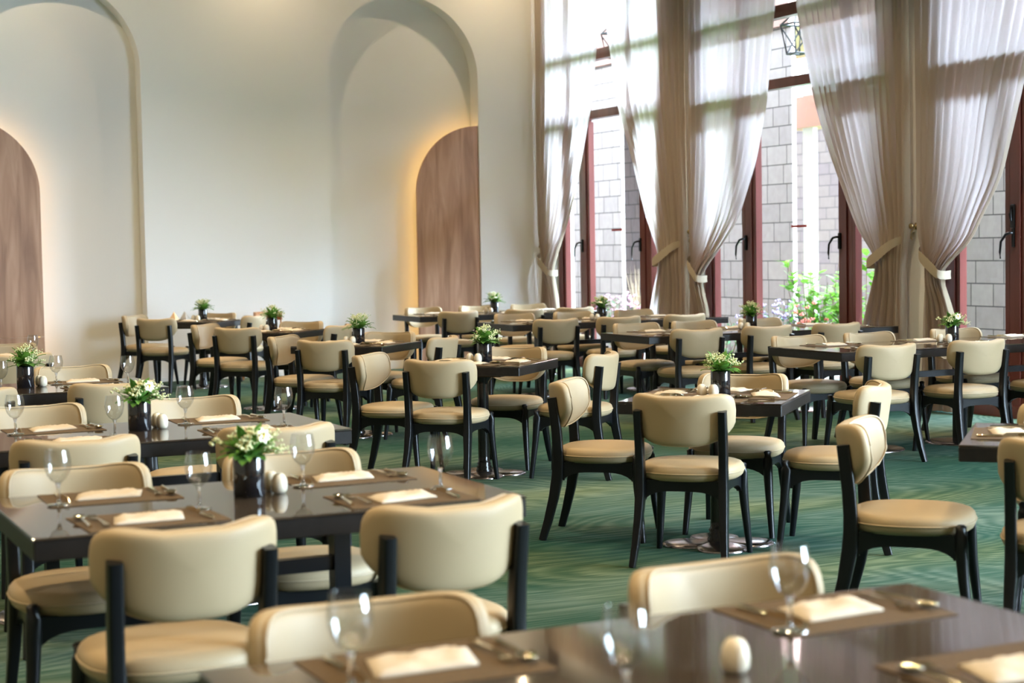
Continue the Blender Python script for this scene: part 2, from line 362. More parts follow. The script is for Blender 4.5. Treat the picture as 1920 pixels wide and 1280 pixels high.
# ------------------------------------------------------------------ chairs
def outline(t):
    # backrest outline in (u, z): wide top with a dip, tapering to a rounded bottom
    c, s = math.cos(t), math.sin(t)
    u = math.copysign(abs(c)**(.46 if s > 0 else .62), c)*.277; z = math.copysign(abs(s)**(.46 if s > 0 else .80), s)*(.108 if s > 0 else .130)
    u *= 1-.27*max(0, -s)**1.1
    if s > 0: z += (.044*(abs(u)/.277)**2.2)*s**.5-.004
    return u, z
BZ = .695
def bend(u, z, w):
    R = .30; a = u/R; lean = -.14*(z-.0)
    r = R - w
    return Vector((r*math.sin(a), -.205-.045+ (R-r*math.cos(a)) + lean, BZ+z))
def make_chair():
    root = empty('dining_chair')
    n = 40; T = .031; rho = [0.02, .12, .24, .36, .48, .60, .72, .82, .90, .96, .99, 1.0]
    hh = [1, 1, 1, 1, .995, .985, .97, .93, .85, .66, .40, 0]
    outl = [outline(2*PI*(i+.5)/n) for i in range(n)]
    R = [[bend(u*r, z*r, +T*h) for u, z in outl] for r, h in zip(rho, hh)]
    R += [[bend(u*r, z*r, -T*h) for u, z in outl] for r, h in list(zip(rho, hh))[-2::-1]]
    m = MB().rings(R, True, True)
    back = m.build('backrest', M['leather'], root)
    MB().tube([bend(u*.972, z*.972, T*.70) for u, z in outl], .0040, 6, closed=True).build('piping', M['piping'], back)
    # seat cushion (rounded square-ish disc)
    def sq(r, z, e=2.5, k=36):
        o = []
        for i in range(k):
            a = 2*PI*i/k; c, s = math.cos(a), math.sin(a); q = (abs(c)**e+abs(s)**e)**(-1/e); o.append((r*q*c, r*q*s*.98+.0, z))
        return o
    prof = [(.19, .398), (.222, .400), (.236, .410), (.243, .425), (.244, .442), (.240, .456), (.230, .467), (.215, .473), (.17, .479), (.09, .483), (.01, .484)]
    seat = MB().rings([sq(r, z) for r, z in prof], True, True).build('seat', M['leather'], root)
    MB().tube([Vector(p) for p in sq(.2445, .436)][::1], .0035, 5, closed=True).build('piping', M['piping'], seat)
    # frame under the seat, arched into the legs
    fr = MB()
    def rail(p0, p1, th=.024, arch_=.045):
        p0, p1 = Vector(p0), Vector(p1); d = (p1-p0); L = d.length; d.normalize(); nn = Vector((-d.y, d.x, 0)); k = 12
        topz = .402
        Rr = []
        for i in range(k+1):
            t = i/k; z0 = .352-arch_*(abs(2*t-1)**4.0)
            q = p0+d*L*t
            Rr.append([q+nn*th/2+Vector((0, 0, topz)), q-nn*th/2+Vector((0, 0, topz)), q-nn*th/2+Vector((0, 0, z0)), q+nn*th/2+Vector((0, 0, z0))])
        fr.rings(Rr, True, False)
    A, B, C_, D = (-.188, .182, 0), (.188, .182, 0), (.188, -.19, 0), (-.188, -.19, 0)
    rail(A, B); rail(B, C_); rail(C_, D); rail(D, A)
    fr.build('seat_frame', M['black'], root)
    for s in (-1, 1):
        MB().tube([(s*.228, .235, .0), (s*.218, .222, .12), (s*.208, .208, .25), (s*.203, .202, .34), (s*.202, .200, .40), (s*.202, .200, .438), (s*.202, .200, .446)],
                  [.0145, .018, .0215, .0245, .024, .021, .011], 14).build('front_leg', M['black'], root)
        pts = [(s*.222, -.292, 0), (s*.212, -.262, .10), (s*.204, -.232, .22), (s*.199, -.212, .33), (s*.198, -.207, .40), (s*.199, -.208, .47), (s*.200, -.213, .56), (s*.201, -.223, .65), (s*.202, -.234, .735)]
        MB().tube(pts, [.72, .84, .97, 1.12, 1.08, 1.0, .98, .96, .93], 16, sx=(.0205, .0265), up=Vector((0, 1, 0))).build('rear_leg', M['black'], root)
    index_kids(root); return root
CH = make_chair(); used = set()
def chair(bx, by, deg, label, group=None):
    """(bx, by) = top of the backrest on plan; deg = facing"""
    a = math.radians(deg); d = .255
    return place(CH, used, (bx+math.cos(a)*d, by+math.sin(a)*d, 0), a-PI/2, label, 'chair', group)

# ------------------------------------------------------------------ tables
def petals(d, r, n=96):
    o = []
    for i in range(n):
        a = 2*PI*i/n; p = (a+PI/4) % (PI/2)-PI/4; o.append((a, d*math.cos(p)+math.sqrt(r*r-(d*math.sin(p))**2)))
    return o
def column(mb_col, mb_base, x, y, rot=0, kind='petal', H=.695):
    mb_col.lathe([(.052, .012), (.055, .03), (.046, .04), (.052, .052), (.043, .062), (.048, .075), (.040, .085), (.038, .12), (.038, .60), (.042, .62), (.075, .66), (.09, H)], 20, (x, y), True)
    if kind == 'petal':
        P = petals(.155, .125)
        R = [[(x+r*q*math.cos(a+rot), y+r*q*math.sin(a+rot), z) for a, r in P] for q, z in ((1, 0), (1, .008), (.97, .013), (.5, .018), (.15, .024))]
        mb_base.rings(R, True, True)
    else: mb_base.lathe([(.24, 0), (.24, .007), (.232, .012), (.12, .017), (.05, .022)], 32, (x, y), True)
TTOP = .75
def make_square():
    root = empty('square_table'); h = .40
    t = MB().bevbox(-h, h, -h, h, TTOP-.008, TTOP, .002).build('tabletop', M['top'], root)
    MB().bevbox(-h, h, -h, h, TTOP-.062, TTOP-.0085, .003).build('table_edge', M['edge'], root)
    c, b = MB(), MB(); c.box(-.2, .2, -.2, .2, TTOP-.085, TTOP-.062); column(c, b, 0, 0, math.radians(20))
    c.build('column', M['column'], root); b.build('base_plate', M['base'], root)
    index_kids(root); return root
SQ = make_square()
def long_table(name, x0, x1, y0, y1, cols, label, cat='table', seam=None, group=None):
    cx, cy = (x0+x1)/2, (y0+y1)/2; root = empty(name, (cx, cy, 0)); a, b, c, d = x0-cx, x1-cx, y0-cy, y1-cy
    MB().bevbox(a, b, c, d, TTOP-.008, TTOP, .002).build('tabletop', M['top'], root)
    MB().bevbox(a+.001, b-.001, c+.001, d-.001, TTOP-.065, TTOP-.0085, .003).build('table_edge', M['edge'], root)
    for k in cols:
        m, bs = MB(), MB(); m.box(k-cx-.027, k-cx+.027, -.03, .03, .02, TTOP-.066); m.box(k-cx-.05, k-cx+.05, -.30, .30, TTOP-.085, TTOP-.064)
        bs.lathe([(.24, 0), (.24, .007), (.232, .012), (.12, .017), (.05, .022)], 32, (k-cx, 0), True)
        m.build('column', M['black'], root); bs.build('base_plate', M['base'], root)
    if len(cols) > 1: MB().box(min(cols)-cx, max(cols)-cx, -.018, .018, .505, .55).build('stretcher', M['black'], root)
    tag(root, label, cat, group or 'long dark tables'); return root

# ------------------------------------------------------------------ tableware prototypes
def make_vase(seed, spread=1.0, tall=1.0, daisies=2):
    rnd = random.Random(seed); root = empty('flower_vase')
    MB().lathe([(.047, 0), (.049, .004), (.049, .122), (.047, .127), (.043, .125), (.043, .02)], 28, cap=True).build('vase', M['vase'], root)
    lf, bl, st, pt, yk = MB(), MB(), MB(), MB(), MB()
    def leaf(p, d, L, w):
        d = d.normalized(); side = d.cross(Vector((0, 0, 1))); side = side.normalized() if side.length > .01 else Vector((1, 0, 0)); nn = side.cross(d)
        vs = []
        for t, ww, dz in ((0, .12, 0), (.3, .8, .05), (.6, .9, .04), (.85, .5, -.03), (1, .04, -.12)):
            c = p+d*L*t+nn*dz*L
            vs += [c-side*w*ww, c+nn*(-.15*w), c+side*w*ww]
        fs = []
        for k in range(4):
            for i in range(2): q = k*3+i; fs.append((q, q+1, q+4, q+3))
        lf.add(vs, fs)
    for k in range(58):
        a = rnd.uniform(0, 2*PI); e = rnd.uniform(-.05, 1.35); d = Vector((math.cos(a)*math.cos(e), math.sin(a)*math.cos(e), math.sin(e)))
        leaf(Vector((.02*math.cos(a), .02*math.sin(a), .12+rnd.uniform(0, .02))), d, rnd.uniform(.06, .10)*tall, rnd.uniform(.014, .024))
    for k in range(20):
        a = rnd.uniform(0, 2*PI); rr = rnd.uniform(.01, .10)*spread; h = .13+rnd.uniform(.05, .10)*tall-rr*.45
        hd = Vector((rr*math.cos(a), rr*math.sin(a), h)); st.tube([(hd.x*.2, hd.y*.2, .12), hd], .0015, 4)
        for q in range(15):
            bl.sphere((hd.x+rnd.gauss(0, .013), hd.y+rnd.gauss(0, .013), hd.z+rnd.gauss(0, .008)), rnd.uniform(.003, .0055), 5, 4)
    for k in range(daisies):
        a = rnd.uniform(0, 2*PI); c = Vector((.055*math.cos(a)*spread, .055*math.sin(a)*spread, .185*1+.01*k)); nrm = Vector((math.cos(a)*.6, math.sin(a)*.6-.4, .6)).normalized()
        s1 = nrm.orthogonal().normalized(); s2 = nrm.cross(s1)
        for q in range(6):
            aa = 2*PI*q/6; dd = s1*math.cos(aa)+s2*math.sin(aa); ee = nrm.cross(dd)
            pt.add([c, c+dd*.012+ee*.008, c+dd*.024+nrm*.002, c+dd*.012-ee*.008], [(0, 1, 2, 3)])
        yk.sphere(c+nrm*.002, .006, 6, 4)
    lf.build('leaves', M['leaf'], root); tag(bl.build('blossoms', M['blossom'], root), kind='stuff'); st.build('stems', M['leaf'], root)
    if daisies: pt.build('petals', M['petal'], root); yk.build('flower_centres', M['yolk'], root)
    index_kids(root); return root
VASES = [make_vase(3, 1.1, 1.0, 2), make_vase(8, 1.0, 1.15, 0), make_vase(12, .9, 1.25, 1)]
def make_shaker(name):
    root = empty(name)
    MB().lathe([(.010, 0), (.019, .002), (.0245, .012), (.026, .028), (.0235, .046), (.017, .058), (.009, .063), (.001, .064)], 20, cap=True).build('shaker_body', M['ceramic'], root)
    h = MB()
    for k in range(5): a = 2*PI*k/5; h.sphere((.006*math.cos(a), .006*math.sin(a), .0635), .0013, 5, 4)
    tag(h.build('pour_holes', M['iron'], root)); index_kids(root); return root
SALT, PEPPER = make_shaker('salt_shaker'), make_shaker('pepper_shaker')
def make_glass():
    root = empty('wine_glass')
    MB().lathe([(.001, .0045), (.012, .004), (.034, .0025), (.036, .0012), (.036, 0), (.02, 0), (.001, 0)], 28).build('foot', M['glass'], root)
    MB().lathe([(.012, .0045), (.006, .010), (.0045, .02), (.0055, .032), (.0042, .045), (.0058, .058), (.009, .066)], 16, cap=True).build('stem', M['glass'], root)
    out = [(.0015, .0668), (.010, .0680), (.022, .076), (.033, .092), (.0385, .110), (.0400, .125), (.0385, .142), (.0352, .158), (.0338, .166)]
    bowl = MB().lathe(out, 36); bowl.tube([(.0338*math.cos(2*PI*k/36), .0338*math.sin(2*PI*k/36), .1662) for k in range(36)], .0006, 5, closed=True)
    bowl.build('bowl', M['bowl'], root)
    index_kids(root); return root
GLASS = make_glass()
def make_mat():
    return MB().bevbox(-.20, .20, -.145, .145, 0, .0025, .0008).build('placemat', M['mat'])
MAT = make_mat()
def make_napkin(seed):
    r = random.Random(seed); m = MB(); nx, ny = 14, 8; W_, D_ = .20, .13
    def P(i, j, top):
        x = (i/nx-.5)*W_; y = (j/ny-.5)*D_; x += y*.25
        e = min(i, nx-i, j*1.6, (ny-j)*1.6)/2.0; e = min(1, e)
        h = (.004+.009*e+.0045*math.sin(x*55+seed)*math.cos(y*48)*e+.003*math.sin(x*120+y*60)*e) if top else 0
        return (x, y, h)
    vs = [P(i, j, True) for i in range(nx+1) for j in range(ny+1)]+[P(i, j, False) for i in range(nx+1) for j in range(ny+1)]
    q = (nx+1)*(ny+1); fs = []
    for i in range(nx):
        for j in range(ny):
            a = i*(ny+1)+j; b = a+ny+1; fs += [(a, b, b+1, a+1), (q+a, q+a+1, q+b+1, q+b)]
    for i in range(nx):
        a = i*(ny+1); b = a+ny+1; fs += [(a, q+a, q+b, b), (a+ny, b+ny, q+b+ny, q+a+ny)]
    for j in range(ny):
        a = j; fs += [(a, a+1, q+a+1, q+a)]; a = nx*(ny+1)+j; fs += [(a, q+a, q+a+1, a+1)]
    m.add(vs, fs); return m.build('napkin', M['napkin'])
NAPK = [make_napkin(1), make_napkin(4)]
def make_fork():
    m = MB(); prof = [(-.095, .0065), (-.088, .008), (-.05, .0055), (0, .0035), (.035, .0035), (.048, .009), (.058, .012)]
    m.rings([[(-w, y, .001+z), (w, y, .001+z), (w, y, .0035+z), (-w, y, .0035+z)] for (y, w), z in zip(prof, (.004, .005, .007, .008, .005, .003, .003))], True, False)
    for k in range(4): x = -.0095+k*.00633; m.rings([[(x-.0017, y, z), (x+.0017, y, z), (x+.0017, y, z+.002), (x-.0017, y, z+.002)] for y, z in ((.056, .004), (.075, .003), (.097, .009))], True, False)
    return m.build('fork', M['steel'])
def make_knife():
    m = MB(); m.tube([(0, y, .006) for y in (-.11, -.10, -.02, -.012)], [.004, .0058, .0048, .004], 8)
    m.rings([[(-.001, y, .002), (.001, y, .002), (.001, y, .002+h), (-.001, y, .002+h)] for y, h in ((-.015, .008), (0, .016), (.06, .018), (.095, .013), (.112, .004))], True, False)
    return m.build('knife', M['steel'])
def make_spoon():
    m = MB(); m.tube([(0, -.09, .005), (0, -.04, .008), (0, .02, .010), (0, .045, .008)], [.0062, .0042, .003, .004], 8)
    R = []
    for k in range(7):
        q = k/6; R.append([(.0195*q*math.cos(a), .068+.029*q*math.sin(a), .0035+.009*q*q) for a in [2*PI*i/20 for i in range(20)]])
    R += [[(x, y, z-.0014) for x, y, z in r] for r in R[::-1]]
    m.rings([[(p[0], p[1], p[2]) for p in r] for r in R], False); return m.build('spoon', M['steel'])
FORK, KNIFE, SPOON = make_fork(), make_knife(), make_spoon()
for o in (MAT, FORK, KNIFE, SPOON, *NAPK): KIDS[o.name] = []
rs = random.Random(5)
def setting(cx, cy, deg, seat, glass=False, i=0, extra=True):
    """place setting centred at (cx,cy); the diner faces deg"""
    a = math.radians(deg); f = Vector((math.cos(a), math.sin(a))); r = Vector((math.sin(a), -math.cos(a))); rz = a-PI/2
    def at(dx, dy): p = Vector((cx, cy))+r*dx+f*dy; return p.x, p.y
    j = rs.uniform(-.06, .06); z = TTOP+.0003
    place(MAT, used, (cx, cy, z), rz+j, 'brown placemat at '+seat, 'placemat')
    zz = z+.0027
    place(NAPK[i % 2], used, (*at(.0, -.01), zz), rz+j+rs.uniform(-.25, .25), 'folded cream napkin at '+seat, 'napkin')
    place(KNIFE, used, (*at(.145, -.01), zz), rz+j+rs.uniform(-.12, .12), 'steel knife at '+seat, 'knife')
    place(FORK, used, (*at(-.140, -.01), zz), rz+j+rs.uniform(-.05, .08), 'steel fork at '+seat, 'fork')
    place(SPOON, used, (*at(-.180, .0), zz), rz+j+rs.uniform(-.08, .03), 'steel spoon at '+seat, 'spoon')
    if glass: place(GLASS, used, (*at(.175, .10), zz), 0, 'stemmed wine glass at '+seat, 'glass')
def centre(x, y, k, tname, rot=0, shakers=True):
    place(VASES[k], used, (x, y, TTOP), rot, 'black vase of cream flowers on '+tname, 'flower vase')
    if shakers:
        (ax, ay), (bx_, by_) = ((.100, .012), (.092, .074)) if 'long' in tname else ((-.070, -.045), (-.105, .008))
        place(SALT, used, (x+ax, y+ay, TTOP), 0, 'egg-shaped salt shaker on '+tname, 'salt shaker')
        place(PEPPER, used, (x+bx_, y+by_, TTOP), 0, 'egg-shaped pepper shaker on '+tname, 'pepper shaker')

# diagonal row of square tables
TS = [('T6', 4.70, 4.90, 'the square table at right edge', 1), ('T1', 4.53, 7.18, 'the square table right of centre', 0), ('T2', 4.63, 10.24, 'the square table at centre', 1),
      ('T3', 4.75, 12.98, 'the third-farthest square table', 2), ('T4', 4.87, 15.70, 'the second-farthest square table', 1), ('T5', 5.0, 18.72, 'the farthest square table', 2)]
SIDES = {'SW': (45, 'near left side'), 'NW': (-45, 'far left side'), 'NE': (225, 'far right side'), 'SE': (135, 'near right side')}
ADJ = {('T1', 'SW'): (.67, .03, 0), ('T1', 'NW'): (.88, .12, 5), ('T1', 'NE'): (.72, .0, 0), ('T1', 'SE'): (.81, -.12, 2), ('T2', 'SW'): (.71, .055, 0), ('T2', 'NW'): (.82, -.15, 2), ('T2', 'NE'): (.72, .0, 0),
       ('T2', 'SE'): (.87, -.09, 0), ('T3', 'SW'): (.64, .02, 0), ('T3', 'NW'): (.76, .04, 0), ('T3', 'SE'): (.84, .03, 0), ('T4', 'SW'): (.64, .06, 0), ('T4', 'NW'): (.85, .10, 0), ('T4', 'SE'): (.82, .06, 0), ('T5', 'SW'): (.85, .12, 0), ('T5', 'NW'): (1.0, .08, 0), ('T5', 'NE'): (.72, -.15, 0), ('T6', 'SW'): (.72, 0, 0), ('T6', 'NW'): (.85, -.15, 0)}
for key, x, y, tn, vk in TS:
    place(SQ, used, (x, y, 0), PI/4, 'dark square pedestal table, %s' % {'T6': 'cut off by the right edge', 'T1': 'right of centre, set for four', 'T2': 'at centre before the carpet aisle', 'T3': 'third-farthest of the diagonal row', 'T4': 'second-farthest of the diagonal row', 'T5': 'farthest of the row, by the wall'}[key], 'table')
    for sd, (deg, words) in SIDES.items():
        if key == 'T6' and sd in ('SE',): continue
        r, lat, dy = ADJ.get((key, sd), (.74, 0, 0)); a = math.radians(deg); n = Vector((math.cos(a), math.sin(a))); l = Vector((-n.y, n.x)); p = Vector((x, y))-n*r+l*lat
        chair(p.x, p.y, deg+dy, 'cream leather chair at %s of %s' % (words, tn))
        q = Vector((x, y))-n*.235
        if not (key == 'T6' and sd == 'NE'): setting(q.x, q.y, deg, '%s of %s' % (words, tn), i=rs.randint(0, 3))
    if key != 'T6': centre(x+.01, y-.02, vk, tn, rs.uniform(0, 6))
# aligned tables: (key, x0, x1, y0, y1, columns, front chair xs, back chair xs, y of front backs, y of rear backs, name)
LT = [('L0', .767, 2.36, 2.10, 2.965, (1.2, 1.95), (), (1.145, 1.96), 0, 3.17, 'the long table at bottom edge', 'long dark table running along the bottom edge'),
      ('L1', .753, 2.215, 4.59, 5.425, (1.2, 1.76), (1.09, 1.82), (1.06, 1.80), 4.20, 5.68, 'the near left long table', 'long dark table at near left with four glasses'),
      ('L2', .85, 2.44, 6.75, 7.60, (1.25, 2.0), (1.24, 2.04), (1.33, 2.08), 6.45, 8.12, 'the second left long table', 'second long dark table from the front at left'),
      ('L3', .90, 2.34, 9.50, 10.34, (1.25, 2.0), (1.22, 1.98), (1.32, 2.04), 9.20, 10.88, 'the third left long table', 'third long dark table from the front at left'),
      ('L4', .90, 2.26, 12.6, 13.4, (1.25, 1.9), (1.98,), (1.42, 2.13), 12.35, 14.05, 'the farthest left long table', 'farthest long dark table at left, mostly hidden'),
      ('W4', 7.0, 9.60, 9.50, 10.37, (7.58, 8.38, 9.2), (7.22, 8.00, 8.80), (7.40, 8.05, 8.90), 9.20, 10.66, 'the nearest window table', 'long dark table by the windows, nearest the camera'),
      ('W3', 7.04, 9.62, 12.2, 13.05, (7.6, 8.9), (7.42, 8.12, 8.84), (7.55, 8.16, 8.88), 11.98, 13.40, 'the second window table', 'second-nearest long dark table by the windows'),
      ('W2', 7.12, 9.62, 15.0, 15.85, (7.6, 8.9), (7.46, 8.16, 8.93), (7.72, 8.42, 9.18), 14.65, 16.32, 'the third window table', 'third-nearest long dark table by the windows'),
      ('W1', 7.22, 9.62, 17.65, 18.5, (7.7, 8.9), (7.60, 8.42, 9.08), (7.80, 8.52, 9.22), 17.35, 19.05, 'the farthest window table', 'farthest long dark table, in the window corner')]
POS = {1: [''], 2: ['left', 'right'], 3: ['left', 'middle', 'right']}
for key, x0, x1, y0, y1, cols, fx, bx, fy, by, tn, tl in LT:
    long_table('long_table', x0, x1, y0, y1, cols, tl)
    for xs, yy, deg, side in ((fx, fy, 90, 'near'), (bx, by, -90, 'far')):
        for k, x in enumerate(xs):
            w = ('%s %s seat' % (side, POS[len(xs)][k])).replace('  ', ' ')
            chair(x, yy, deg+rs.uniform(-3, 3), 'cream leather chair at %s of %s' % (w, tn))
    gl = key[0] == 'L'
    sx = {'L0': (1.14, 2.04), 'L1': (1.10, 1.87), 'L2': (1.32, 2.05), 'L3': (1.28, 1.99), 'L4': (1.3, 1.98)}.get(key)
    if sx is None: sx = [x0+.45, (x0+x1)/2-.02, x1-.45]
    for k, x in enumerate(sx):
        for yy, deg, side in ((y0+.165, 90, 'near'), (y1-.165, -90, 'far')):
            setting(x, yy, deg, '%s %s place of %s' % (side, POS[len(sx)][k], tn), glass=gl, i=k)
    if key not in ('L0',): centre((x0+x1)/2 if gl else 8.36, (y0+y1)/2+.04, {'L1': 0, 'L2': 0, 'L3': 1, 'L4': 1, 'W4': 0, 'W3': 1, 'W2': 2, 'W1': 2}[key], tn, rs.uniform(0, 6))
place(SALT, used, (1.60, 2.485, TTOP), 0, 'cream egg-shaped salt shaker at bottom edge', 'salt shaker')
# peaked napkins on the farthest square table
for dx, mt, lb, nm in ((-.33, 'peach', 'peach napkin folded to a peak on the farthest square table', 'peaked_napkin'), (-.20, 'greynap', 'grey napkin folded to a peak on the farthest square table', 'peaked_napkin')):
    m = MB(); m.rings([[(q*.055*math.cos(2*PI*k/4), q*.055*math.sin(2*PI*k/4), z) for k in range(4)] for q, z in ((1, 0), (.9, .02), (.45, .055), (.03, .09))], True, False)
    tag(m.build(nm, M[mt], loc=(5.0+dx, 18.72+dx*.2, TTOP+.02)), lb, 'napkin')

# ------------------------------------------------------------------ curtains
def lerp_keys(keys, z):
    ks = sorted(keys)
    if z <= ks[0][0]: return ks[0][1]
    for (a, ya), (b, yb) in zip(ks, ks[1:]):
        if z <= b:
            t = (z-a)/(b-a); return ya+(yb-ya)*t
    return ks[-1][1]
def smooth_keys(keys, z):
    h = .10; return (lerp_keys(keys, z-h)+2*lerp_keys(keys, z)+lerp_keys(keys, z+h))/4
def curtain(fix, free, tie_z, label, side, folds=13, seed=0, hook=None):
    """fix / free: (z, y) lists of the wall edge and the swept edge"""
    r = random.Random(seed); ph = [r.uniform(0, 6.28) for _ in range(4)]
    nz, ns = 84, folds*8; X0 = 9.72; V = []
    z1 = ZT+.35
    for i in range(nz+1):
        t = i/nz; z = .015+(z1-.015)*t
        ya, yb = smooth_keys(fix, z), smooth_keys(free, z); w = abs(yb-ya)
        g = math.exp(-((z-tie_z)/.22)**2)
        amp = .017+.024*(1-min(1, w/1.9)); amp = amp*(1-g*.25)
        for j in range(ns+1):
            s = j/ns; sw = s+.018*math.sin(5*s+ph[0])+.010*math.sin(13*s+ph[1]+.4*z)
            fold = math.sin(2*PI*folds*sw+.5*math.sin(1.3*z+ph[2]+4*s))
            fold2 = .35*math.sin(2*PI*folds*.37*s+ph[3]+.8*z)
            x = X0-.0+amp*(fold+fold2)-g*.05*math.sin(PI*s)-(.02 if z < .2 else 0)*math.sin(s*20)
            V.append((x, ya+(yb-ya)*s+amp*.25*math.cos(2*PI*folds*sw), z))
    q = ns+1; Fc = [(i*q+j, i*q+j+1, (i+1)*q+j+1, (i+1)*q+j) for i in range(nz) for j in range(ns)]
    ym = (smooth_keys(fix, tie_z)+smooth_keys(free, tie_z))/2
    root = empty('curtain', (X0, ym, 0))
    MB().add([(x-X0, y-ym, z) for x, y, z in V], Fc).build('drape', M['linen'], root)
    # tieback band: loops from a wall hook round the gathered cloth
    yf, yw = smooth_keys(free, tie_z), smooth_keys(fix, tie_z)
    hy = hook if hook is not None else yw; hz = tie_z+.24
    s = 1 if yf > yw else -1; pts = []
    for k in range(15):
        t = k/14; y = hy+(yf+s*.015-hy)*t; z = hz+(tie_z-.02-hz)*t**.85
        pts.append((9.80-.17*math.sin(min(1, t*2.6)*PI/2)-X0, y-ym, z))
    pts += [(9.65-X0, yf+s*.035-ym, tie_z-.03), (9.70-X0, yf+s*.045-ym, tie_z-.035), (9.77-X0, yf+s*.03-ym, tie_z-.03)]
    m = MB(); R = []
    for k, p in enumerate(pts):
        wv = (.012+.042*math.sin(PI*min(1, (k+2)/14)*.6))*(1 if k < 14 else .72); R.append([(p[0]-.004, p[1], p[2]-wv), (p[0]-.008, p[1], p[2]), (p[0]-.004, p[1], p[2]+wv)])
    m.rings(R, False, True, False); m.build('tieback', M['band'], root)
    kb = MB(); kb.lathe([(.001, 0), (.03, .002), (.032, .008), (.012, .014), (.010, .05), (.024, .058), (.027, .068), (.018, .082), (.001, .086)], 16)
    kb.v = [(9.82-X0-z, hy-ym+x, hz+.07+y) for x, y, z in kb.v]
    kb.tube([(9.80-X0, hy-ym, hz+.06), (9.76-X0, hy-ym, hz+.02), (9.75-X0, hy-ym, hz-.03), (9.77-X0, hy-ym, hz-.05)], .006, 6)
    kb.build('holdback', M['brass'], root)
    tag(root, label, 'curtain', 'sheer curtains along the windows')
def F(*a): return list(a)
curtain(F((0, 19.62), (.75, 19.56), (1.226, 19.50), (1.7, 19.62), (2.4, 19.68), (5.2, 19.70)), F((0, 19.02), (.75, 19.12), (1.15, 19.24), (1.226, 19.27), (1.5, 19.08), (1.92, 18.75), (2.57, 18.41), (3.2, 18.17), (3.8, 18.05), (4.4, 17.93), (5.2, 17.86)), 1.21, 'sheer curtain in the corner by the back wall, leftmost of five', -1, 12, 1, hook=19.68)
curtain(F((0, 15.97), (1.3, 16.0), (5.2, 15.99)), F((0, 17.0), (.8, 16.77), (1.34, 16.55), (1.5, 16.62), (1.81, 16.83), (2.5, 17.15), (3.14, 17.48), (4.29, 17.76), (5.2, 17.80)), 1.34, 'second curtain from the left, tied back towards the right', 1, 14, 2, hook=15.99)
curtain(F((0, 15.92), (.8, 15.90), (1.18, 15.86), (1.6, 15.93), (5.2, 15.95)), F((0, 15.48), (.8, 15.56), (1.13, 15.70), (1.18, 15.72), (1.40, 15.40), (1.77, 14.95), (2.36, 14.59), (2.9, 14.39), (3.82, 14.23), (5.2, 14.1)), 1.17, 'middle curtain of the five, tied back towards the left', -1, 12, 3, hook=15.93)
curtain(F((0, 12.27), (1.3, 12.26), (1.6, 12.2), (5.2, 12.16)), F((0, 13.06), (.78, 12.84), (1.33, 12.62), (1.63, 12.93), (2.29, 13.32), (2.82, 13.57), (3.78, 13.87), (5.2, 14.02)), 1.33, 'curtain with a brass holdback, second from the right', 1, 14, 4, hook=12.19)
curtain(F((0, 11.98), (.8, 11.95), (1.25, 11.92), (1.6, 12.05), (5.2, 12.09)), F((0, 11.47), (.8, 11.55), (1.2, 11.73), (1.255, 11.75), (1.46, 11.36), (2.03, 10.96), (2.8, 10.72), (3.8, 10.35), (5.2, 10.12)), 1.24, 'rightmost of the five visible curtains, tied back left', -1, 13, 5, hook=12.05)
for k in range(1):
    o = -4*k
    curtain(F((0, 8.27+o), (1.3, 8.26+o), (5.2, 8.16+o)), F((0, 9.06+o), (.78, 8.84+o), (1.33, 8.62+o), (1.63, 8.93+o), (2.29, 9.32+o), (2.82, 9.57+o), (3.78, 9.87+o), (5.2, 9.95+o)), 1.33, 'curtain outside the right edge of the photograph, reflected in tabletops', 1, 12, 6+k, hook=8.12+o)
    curtain(F((0, 7.98+o), (.8, 7.95+o), (1.25, 7.92+o), (5.2, 8.09+o)), F((0, 7.47+o), (.8, 7.55+o), (1.255, 7.75+o), (1.46, 7.36+o), (2.03, 6.96+o), (2.8, 6.72+o), (3.8, 6.35+o), (5.2, 6.12+o)), 1.24, 'curtain beyond the right edge, seen only as a tabletop reflection', -1, 12, 16+k, hook=8.2+o)
m = MB(); m.bevbox(9.800, 9.82, 12.25, 12.34, .18, .27, .004); m.bevbox(9.792, 9.801, 12.265, 12.325, .195, .255, .003)
tag(m.build('wall_socket', M['plate']), 'cream wall socket on the pillar between the right windows', 'socket')

# ------------------------------------------------------------------ wooden high chair by the back wall
root = empty('wooden_high_chair', (5.98, 19.32, 0), math.radians(200))
for sx in (-1, 1):
    for sy in (-1, 1):
        MB().tube([(sx*.24, sy*.23, 0), (sx*.17, sy*.16, .50), (sx*.165, sy*.155, .56)], [.9, 1, 1], 8, sx=(.018, .018)).build('leg', M['hichair'], root)
MB().bevbox(-.18, .18, -.17, .17, .53, .555, .008).build('seat', M['hichair'], root)
for z in (.22, .36): MB().box(-.21, .21, .175, .195, z, z+.03).build('foot_rail', M['hichair'], root)
m = MB(); m.rings([[(.20*math.sin(a), -.17*math.cos(a)-0, .70), (.20*math.sin(a), -.17*math.cos(a), .80), (.185*math.sin(a), -.155*math.cos(a), .80), (.185*math.sin(a), -.155*math.cos(a), .70)] for a in [(-1.5+3*k/16) for k in range(17)]], True, True)
m.build('backrest', M['hichair'], root); m = MB()
for a in (-1.4, -.7, 0, .7, 1.4): m.tube([(.185*math.sin(a), -.16*math.cos(a), .55), (.19*math.sin(a), -.162*math.cos(a), .71)], .009, 8)
m.build('spindles', M['hichair'], root)
tag(root, 'orange-brown wooden high chair against the back wall', 'high chair')

